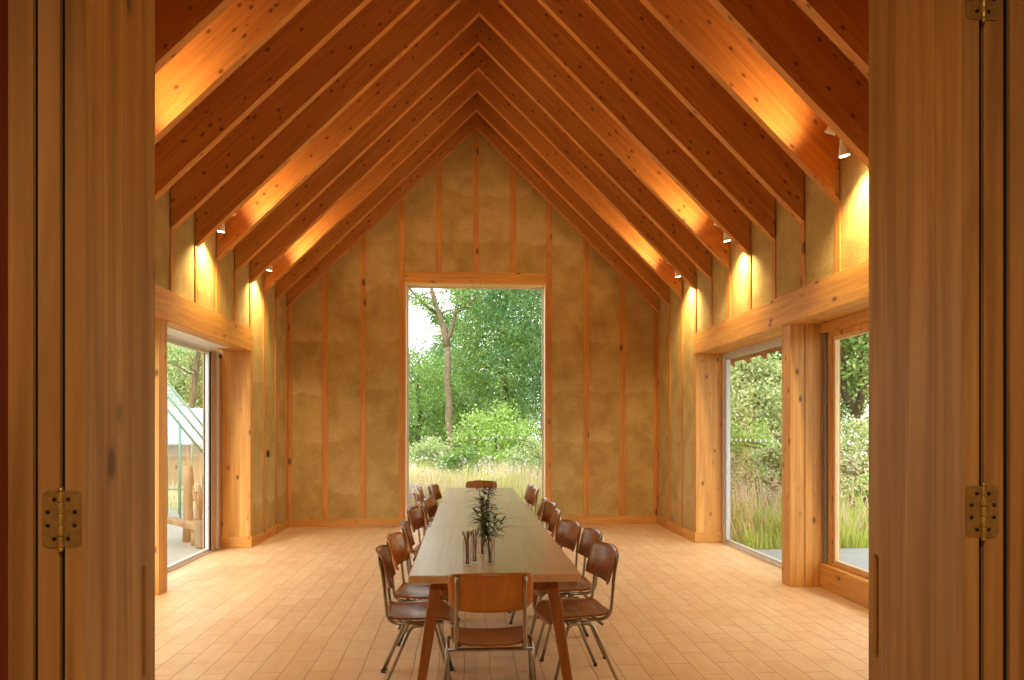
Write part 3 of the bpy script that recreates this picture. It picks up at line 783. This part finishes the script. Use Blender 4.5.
def tree(x, y, H, R, leafm, bark, lab, seed, n=16000, trunk_r=.16, crown0=.3, lean=(0,0), ls=.12, fork=None, group=None, name='tree', clusters=110):
    g = np.random.default_rng(seed); rr = random.Random(seed)
    r = empty(name, (x, y, -.14)); tag(r, lab, 'tree' if 'shrub' not in name else 'shrub', group)
    mb = MB()
    tips = []
    def path(p0, p1, r0, r1, w=.25, n_=7):
        pts = []
        for j in range(n_+1):
            t = j/n_; p = Vector(p0).lerp(Vector(p1), t)
            if 0 < j < n_: p += Vector((rr.gauss(0,w*.3), rr.gauss(0,w*.3), 0))
            pts.append(p)
        mb.tube(pts, [r0+(r1-r0)*j/n_ for j in range(n_+1)], 8)
        return pts
    top = (lean[0], lean[1], H*.92)
    if fork:
        fz, arms = fork
        base = path((0,0,0), (lean[0]*.3, lean[1]*.3, fz), trunk_r, trunk_r*.8, .12)
        mains = []
        for a in arms:
            if isinstance(a, list):                     # explicit limb: points, then radii
                pts = smooth_path(a[:-2], .5, 4); m_ = len(pts)
                mb.tube(pts, [a[-2]+(a[-1]-a[-2])*j/(m_-1) for j in range(m_)], 8); mains.append(pts)
            else: mains.append(path(base[-1], a, trunk_r*.62, trunk_r*.12, .3))
    else: mains = [path((0,0,0), top, trunk_r, trunk_r*.15, .2, 10)]
    for mpts in mains:
        for b in range(9 if not fork else 6):
            p = mpts[rr.randint(len(mpts)//3, len(mpts)-1)]; a = rr.uniform(0, 2*PI)
            q = p + Vector((math.cos(a)*R*.7, math.sin(a)*R*.7, rr.uniform(.2,.9)*R*.6)); path(p, q, trunk_r*.22, .012, .2, 5)
    mb.build('trunk', bark, r)
    n = int(n*1.7)
    cz = H*(crown0+1)/2; hz = H*(1-crown0)/2
    u = g.normal(size=(clusters,3)); u /= np.linalg.norm(u, axis=1)[:,None]; rad = g.uniform(.35, 1, (clusters,1))**.6
    cc = u*rad*np.array([R, R, hz]) + np.array([lean[0]*.7, lean[1]*.7, cz])
    idx = g.integers(0, clusters, n); sig = R*.15
    pts = cc[idx] + g.normal(size=(n,3))*np.array([sig, sig, sig*.7]); pts[:,2] = np.maximum(pts[:,2], .1)
    quads('foliage', leafm, pts, g.uniform(.6,1.2,n)*ls, g.uniform(.4,.7,n)*ls, r)
    return r
def px(pxx, Y): return px2x(pxx, Y)
T1 = 'trees beyond the tall end window'
tree(px(452,24), 24, 11.5, 1.6, M['leaf_mid'], M['bark'], 'pale forked tree trunk leaning left beyond the end window', 11, n=4200, trunk_r=.135, crown0=.35, lean=(-.6,0), fork=(4.75, [[(-.18,0,4.6),(-.3,0,5.4),(-.6,0,6.1),(-.75,0,6.8),(-1.0,.1,9.2),.13,.04], [(-.5,0,5.75),(-1.0,0,6.1),(-1.5,0,6.6),(-2.1,.1,8),.07,.02], [(-.2,0,4.7),(.05,0,5.4),(.25,.1,6.5),(.5,.1,9),.09,.03], [(-.72,0,6.6),(-.4,0,7.2),(-.3,.1,9),.05,.02]]), group=T1, clusters=26)
tree(px(505,27), 27, 10.5, 2.6, M['leaf_mid'], M['barkd'], 'tall mid green tree filling the right of the end window', 12, n=20000, crown0=.12, group=T1)
tree(px(545,25), 25, 11, 2.2, M['leaf_dark'], M['barkd'], 'dark green tree at the right edge of the end window', 13, n=13000, crown0=.15, group=T1)
tree(px(478,33), 33, 9.2, 2.2, M['leaf_dark'], M['barkd'], 'blue green tree behind the middle of the end window', 14, n=14000, crown0=.1, group=T1)
tree(px(418,31), 31, 5.4, 2.2, M['leaf_mid'], M['barkd'], 'low bushy tree at the left of the end window', 15, n=13000, crown0=.08, group=T1)
tree(px(496,20), 20, 2.3, 1.25, M['leaf_lime'], M['barkd'], 'lime green bush before the trees beyond the end window', 16, n=6500, trunk_r=.05, crown0=.0, ls=.10, group=T1, name='shrub')
tree(px(440,36), 36, 6, 2.6, M['leaf_lime'], M['barkd'], 'light green tree behind the forked trunk', 17, n=12000, crown0=.05, group=T1)
tree(px(525,38), 38, 12, 3.6, M['leaf_mid'], M['barkd'], 'broad green tree farthest behind the end window', 18, n=16000, crown0=.05, group=T1)
tree(px(400,42), 42, 5, 3.5, M['leaf_dark'], M['barkd'], 'dark thicket low behind the left of the end window', 19, n=12000, crown0=.0, group=T1)
tree(px(465,44), 44, 6, 4, M['leaf_dark'], M['barkd'], 'dark thicket low behind the middle of the end window', 20, n=12000, crown0=.0, group=T1)
tree(px(548,36), 36, 8, 2.6, M['leaf_mid'], M['barkd'], 'green tree behind the dark tree at the right edge of the end window', 41, n=12000, crown0=.0, group=T1)
T2 = 'trees beyond the right hand windows'
tree(px(752,19), 19, 8, 2.4, M['leaf_mid'], M['barkd'], 'green tree seen through the far right window, at its left side', 21, n=18000, crown0=.05, group=T2)
tree(px(782,17), 17, 8, 2.2, M['leaf_dark'], M['barkd'], 'dark green tree seen beside the right hand post', 22, n=16000, crown0=.05, group=T2)
tree(px(745,15), 15, 3.6, 1.3, M['leaf_pale'], M['barkd'], 'pale olive shrub beyond the far right window', 23, n=11000, trunk_r=.05, crown0=.05, ls=.1, group=T2, name='shrub')
tree(px(856,15), 15, 8, 1.9, M['leaf_mid'], M['barkd'], 'forked tree trunk seen through the near right window', 24, n=3500, trunk_r=.15, crown0=.35, fork=(2.0, [(-.75,0,6), (.8,0,6.5)]), group=T2, clusters=40)
tree(px(850,24), 24, 9, 3.4, M['leaf_pale'], M['barkd'], 'pale green tree farther off behind the forked trunk', 25, n=14000, crown0=.02, group=T2)
tree(px(858,12), 12.4, 1.8, .8, M['leaf_pale'], M['barkd'], 'greyish flowering shrub outside the near right window', 26, n=9000, trunk_r=.04, crown0=.1, ls=.07, group=T2, name='shrub')
tree(px(800,26), 26, 9, 3.2, M['leaf_mid'], M['barkd'], 'large green tree behind the right hand post', 27, n=13000, crown0=.0, group=T2)
tree(px(725,27), 27, 9, 3.2, M['leaf_dark'], M['barkd'], 'dark tree far behind the right wall', 28, n=11000, crown0=.0, group=T2)
tree(px(925,15), 15, 8, 2.4, M['leaf_mid'], M['barkd'], 'green tree outside behind the right folding door', 29, n=11000, crown0=.05, group=T2)
T3 = 'trees beyond the left window'
tree(px(184,21), 21, 9, 1.9, M['leaf_mid'], M['bark'], 'slender leaning tree above the greenhouse', 31, n=4200, trunk_r=.13, crown0=.4, lean=(.7,0), group=T3, clusters=30)
tree(px(170,27), 27, 5.2, 2.8, M['leaf_pale'], M['bark'], 'pale green tree behind the greenhouse', 32, n=9000, crown0=.3, group=T3)
tree(px(205,28), 28, 6.2, 2.3, M['leaf_lime'], M['bark'], 'light green tree behind the metal roofed shed', 33, n=9000, crown0=.3, group=T3)

T4 = 'low shrubs in the planting outside'
for i, (pp, yy, hh_, rr_, mt, lb) in enumerate([(425,21,1.5,.8,'leaf_pale','pale low shrub in the meadow left of the forked trunk'), (462,19,1.3,.7,'leaf_mid','green low shrub in the meadow at the foot of the forked trunk'),
    (535,18,1.4,.7,'leaf_pale','pale low shrub in the meadow at the right of the end window'), (770,11.2,1.5,.55,'leaf_pale','silvery shrub in the grasses beyond the far right window'), (745,12.5,1.9,.7,'leaf_lime','lime shrub in the grasses beyond the far right window'),
    (868,10.6,1.0,.5,'leaf_lime','lime low shrub near the terrace outside the near right window')]):
    tree(px(pp,yy), yy, hh_, rr_, M[mt], M['barkd'], lb, 50+i, n=4200, trunk_r=.025, crown0=.1, ls=.07, name='shrub', group=T4, clusters=40)
tree(-14, 12.5, 7, 2.6, M['leaf_mid'], M['barkd'], 'green tree outside on the left, hidden behind the left folding door', 61, n=9000, crown0=.1, group=T3)
tree(-15, 18, 8, 3, M['leaf_dark'], M['barkd'], 'dark green tree outside on the left, left of the greenhouse', 62, n=9000, crown0=.1, group=T3)
# grasses: uncountable blades
def blades(name, lab, xs, ys, hs, mat, w=.012, z0=-.14, cat='grass', bend=.25):
    n = len(xs); a = nr.uniform(0, 2*PI, n); dx, dy = np.cos(a), np.sin(a); b = nr.uniform(.3,1,n)*bend*hs
    px_, py_ = -dy, dx
    rows = []
    for t, ww in ((0,1), (.35,.9), (.7,.6), (1,.08)):
        cx = xs + dx*b*t*t; cy = ys + dy*b*t*t; cz = z0 + hs*t*(1-.12*t)
        rows.append(np.stack([cx-px_*w*ww, cy-py_*w*ww, cz], 1)); rows.append(np.stack([cx+px_*w*ww, cy+py_*w*ww, cz], 1))
    v = np.stack(rows, 1).reshape(-1,3)
    base = (np.arange(n)*8)[:,None]
    f = np.concatenate([base + np.array([0,1,3,2]), base + np.array([2,3,5,4]), base + np.array([4,5,7,6])], 0)
    o = mesh_np(name, mat, v, f); tag(o, lab, cat, None, 'stuff'); return o
n = 16000
xs = nr.uniform(-4, 6, n); ys = 12.2 + nr.uniform(0,1,n)**1.3*10
hh = .45 + .35*(np.sin(xs*2.3+ys*.7)*.5+.5) + nr.uniform(0,.35,n)
blades('meadow_grass', 'tall straw coloured meadow grass beyond the end window', xs, ys, hh, M['straw'], .009)
n = 9000
blades('green_grass', 'green grass among the straw meadow beyond the end window', nr.uniform(-4,6,n), nr.uniform(12,24,n), nr.uniform(.3,.95,n), M['grassg'], .011)
n = 9000
xs = nr.uniform(3.7,12,n); ys = 8.8+nr.uniform(0,1,n)**1.4*3.2
hh = (.25 + .5*(np.sin(xs*4.1+ys*2.9)*.5+.5))*nr.uniform(.5,1.2,n)+.1
blades('lush_grass', 'yellow green grass along the terrace edge beyond the right windows', xs, ys, hh, M['grassg'], .009, bend=.5)
n = 9000
xs = nr.uniform(3.7,13,n); ys = nr.uniform(9.2,14.5,n)
hh = (.5 + .5*(np.sin(xs*3.1+ys*1.9)*.5+.5))*nr.uniform(.6,1.1,n) + (ys-9.2)*.12
blades('plume_grass', 'tall pinkish plume grass behind the green grass beyond the right windows', xs, ys, hh, M['pinkgrass'], .010, bend=.45)
n = 9000
flx = nr.uniform(4,12,n); fly = nr.uniform(9.8,14,n)
o = quads('grass_seed_heads', M['pinkgrass'], np.stack([flx, fly, .45+(fly-9.2)*.2+nr.normal(size=n)*.22], 1), np.full(n,.07), np.full(n,.02)); tag(o, 'soft pinkish seed heads above the grass beyond the right windows', 'grass', None, 'stuff')
n = 3000
blades('rough_grass', 'rough grass around the greenhouse beyond the left window', nr.uniform(-11,-4,n), nr.uniform(13.8,22,n), nr.uniform(.2,.55,n), M['straw'], .012)
def flowers(name, lab, x0, x1, y0, y1, z0, z1, n, mat, s=.03):
    c = np.stack([nr.uniform(x0,x1,n), nr.uniform(y0,y1,n), nr.uniform(z0,z1,n)], 1)
    k = 5; c = np.repeat(c, k, 0) + nr.normal(size=(n*k,3))*s*.5
    o = quads(name, mat, c, np.full(n*k, s), np.full(n*k, s*.8)); tag(o, lab, 'flowers', None, 'stuff')
flowers('white_flowers', 'small white flowers over the meadow beyond the end window', -3, 4, 13, 17, .5, 1.0, 200, M['flower_white'], .04)
flowers('lilac_flowers', 'lilac flowers low at the left of the end window', -1.6, -.7, 12, 13, .15, .55, 110, M['flower_purple'], .05)
flowers('white_flowers', 'pale flowers on the shrubs beyond the near right window', 6.3, 9, 11.4, 13, .8, 1.9, 260, M['flower_white'], .05)

# greenhouse beyond the left window
r = empty('greenhouse', (-5.78, 12.6, -.03)); tag(r, 'pale green framed greenhouse with a steep glazed roof outside the left window', 'greenhouse')
gx, gl_, ge, gr = 1.3, .5, 1.1, 2.73
fr_ = MB()
def bar(a, b, t=.022): fr_.tube([a, b], t, 6)
for y in (-gl_, 0, gl_):
    for s in (-1, 1):
        bar((s*gx, y, 0), (s*gx, y, ge)); bar((s*gx, y, ge), (0, y, gr))
        for q in (.33, .66): bar((s*gx*q, y, 0), (s*gx*q, y, ge+(gr-ge)*(1-q)), .014)
    bar((0, y, 0), (0, y, gr), .014)
for s in (-1, 1):
    for z in (.02, ge*.5, ge): bar((s*gx, -gl_, z), (s*gx, gl_, z), .018)
    for k in range(1, 2): bar((s*gx, -gl_+k*.5, 0), (s*gx, -gl_+k*.5, ge), .012); bar((s*gx, -gl_+k*.5, ge), (0, -gl_+k*.5, gr), .012)
bar((0, -gl_, gr), (0, gl_, gr)); bar((-gx, -gl_, ge*.5), (gx, -gl_, ge*.5), .014); bar((-gx, -gl_, .02), (gx, -gl_, .02), .03)
fr_.build('frame', M['greenframe'], r)
mb = MB()
mb.add([(gx,-gl_,0),(gx,gl_,0),(gx,gl_,ge),(gx,-gl_,ge)], [(0,1,2,3)]); mb.add([(-gx,-gl_,0),(-gx,gl_,0),(-gx,gl_,ge),(-gx,-gl_,ge)], [(3,2,1,0)])
mb.add([(gx,-gl_,ge),(gx,gl_,ge),(0,gl_,gr),(0,-gl_,gr)], [(0,1,2,3)]); mb.add([(-gx,-gl_,ge),(-gx,gl_,ge),(0,gl_,gr),(0,-gl_,gr)], [(3,2,1,0)])
for y in (-gl_, gl_): mb.add([(-gx,y,0),(gx,y,0),(gx,y,ge),(0,y,gr),(-gx,y,ge)], [(0,1,2,3,4)])
mb.build('glazing', M['glass'], r)
# shed
r = empty('garden_shed', (px(196,20), 20, -.14)); tag(r, 'low timber shed with a pale metal roof beyond the greenhouse', 'shed')
MB().box(-2.4, 2.4, -1.1, 1.1, 0, 1.35).build('wall', M['extwood'], r)
MB().prism_x([(-1.5, 1.3), (-1.5, 1.36), (.1, 2.3), (1.7, 1.36), (1.7, 1.3), (.1, 2.22)], -2.7, 2.7).build('roof', M['zinc'], r)
# log post, bench plank, pot
r = empty('log_post', (px(188,9.9), 9.9, -.03)); tag(r, 'rough split log standing upright outside the left window', 'log')
mb = MB(); mb.tube([(0,0,0),(.01,0,.3),(-.01,.01,.6),(.015,0,.85),(0,0,1.06)], [.075,.068,.06,.066,.058], 9); mb.build('trunk', M['log'], r)
MB().tube([(.0,0,.5),(.08,.02,.62),(.1,.03,.7)], .022, 8).build('side_branch', M['log'], r)
r = empty('garden_bench', (px(172,9.6), 9.6, -.03)); tag(r, 'pale plank bench sloping beside the split log outside the left window', 'bench')
MB().hexa([(-.55,-.12,.44),(.42,-.12,.2),(.42,.12,.2),(-.55,.12,.44)], [(-.55,-.12,.5),(.42,-.12,.26),(.42,.12,.26),(-.55,.12,.5)]).build('plank', M['log'], r)
for x, h in ((-.4,.41), (.3,.235)): MB().tube([(x,0,0),(x,0,h)], .05, 8).build('leg', M['log'], r)
r = empty('garden_pot', (px(202,9.35), 9.35, -.03)); tag(r, 'weathered tall pot on the gravel beside the left window frame', 'pot')
MB().lathe([(0,0),(.075,0),(.085,.05),(.11,.36),(.115,.38),(.105,.38),(.09,.3),(0,.28)], 18).build('pot_body', M['bucket'], r)
R9 = random.Random(9); mb = MB()
for i in range(12):
    a = R9.uniform(0, 2*PI); mb.tube([(0,0,.28), (math.cos(a)*.05, math.sin(a)*.05, .5), (math.cos(a)*.12, math.sin(a)*.12, R9.uniform(.6,.85))], .006, 5)
mb.build('kindling', M['log'], r)
r = empty('log_stool', (px(198,10.8), 10.8, -.03)); tag(r, 'pale carved log behind the tall pot outside the left window', 'log')
MB().tube([(0,0,0),(0,0,.25),(.03,0,.5),(0,0,.72)], [.065,.055,.06,.035], 9).build('trunk', M['log'], r)

# ------------------------------------------------------------------ light
w = bpy.data.worlds.new('World'); bpy.context.scene.world = w; w.use_nodes = True
nt = w.node_tree; nt.nodes.clear()
out = N(nt, 'ShaderNodeOutputWorld'); bg = N(nt, 'ShaderNodeBackground'); tc = N(nt, 'ShaderNodeTexCoord')
sx = N(nt, 'ShaderNodeSeparateXYZ'); nt.links.new(tc.outputs['Generated'], sx.inputs[0])
ns = N(nt, 'ShaderNodeTexNoise'); ns.inputs['Scale'].default_value = 2.5; ns.inputs['Detail'].default_value = 4; nt.links.new(tc.outputs['Generated'], ns.inputs['Vector'])
sky = ramp(nt, [(.0, (.98,.98,.96)), (.5, (.86,.93,1.0))], sx.outputs[2])
sky = mixc(nt, mth(nt, 'MULTIPLY', ns.outputs[0], .5), sky, (1.0,.99,.97))
nt.links.new(sky, bg.inputs[0]); bg.inputs[1].default_value = 2.6
nt.links.new(bg.outputs[0], out.inputs[0])
sd = bpy.data.lights.new('sun', 'SUN'); sd.energy = 1.6; sd.angle = math.radians(20); sd.color = (1,.95,.85)
so = bpy.data.objects.new('sun', sd); C.objects.link(so); so.rotation_euler = (math.radians(48), 0, math.radians(-25))
# daylight portals in the openings
def portal(loc, rot, sx_, sy_):
    l = bpy.data.lights.new('window_portal', 'AREA'); l.shape = 'RECTANGLE'; l.size = sx_; l.size_y = sy_; l.cycles.is_portal = True
    o = bpy.data.objects.new('window_portal', l); C.objects.link(o); o.location = loc; o.rotation_euler = rot
portal((.145, YB+.28, 1.95), (-PI/2, 0, 0), 2.2, 3.85)
portal((XGL-.12, 7.95, 1.28), (PI/2, 0, -PI/2), 2.3, 2.5)
portal((XGR+.12, 7.95, 1.28), (PI/2, 0, PI/2), 2.3, 2.5)
portal((XGL-.12, 5.25, 1.35), (PI/2, 0, -PI/2), 2.4, 2.2)
portal((XGR+.14, 5.25, 1.35), (PI/2, 0, PI/2), 2.4, 2.2)
# added fill lamp, unseen behind the camera, to light the folding doors
r = empty('lobby_fill_lamp', (.2, -.6, 3.2)); tag(r, 'added round fill lamp on the lobby ceiling, unseen behind the camera', 'lamp')
MB().lathe([(0,-.001),(.25,-.001),(.25,-.06),(.24,-.06),(.24,-.02),(0,-.02)], 24).build('housing', M['white'], r)
l = bpy.data.lights.new('lobby_fill', 'AREA'); l.shape = 'DISK'; l.size = .44; l.energy = 34; l.color = (1,.72,.42)
o = bpy.data.objects.new('lobby_fill', l); C.objects.link(o); o.parent = r; o.location = (0,0,-.05)

# ------------------------------------------------------------------ camera
cd = bpy.data.cameras.new('camera'); cd.sensor_width = 36; cd.lens = 683/1024*36; cd.shift_y = 90/1024; cd.clip_start = .05; cd.clip_end = 300
co = bpy.data.objects.new('camera', cd); C.objects.link(co); co.location = (0,0,1.54); co.rotation_euler = (PI/2, 0, -math.radians(3.77))
S = bpy.context.scene; S.camera = co
S.view_settings.view_transform = 'Standard'; S.view_settings.look = 'None'; S.view_settings.gamma = 1; S.view_settings.use_curve_mapping = False
S.view_settings.exposure = 0.8
S.cycles.max_bounces = 10; S.cycles.diffuse_bounces = 6; S.cycles.glossy_bounces = 4; S.cycles.transmission_bounces = 8; S.cycles.transparent_max_bounces = 24
S.cycles.sample_clamp_indirect = 8
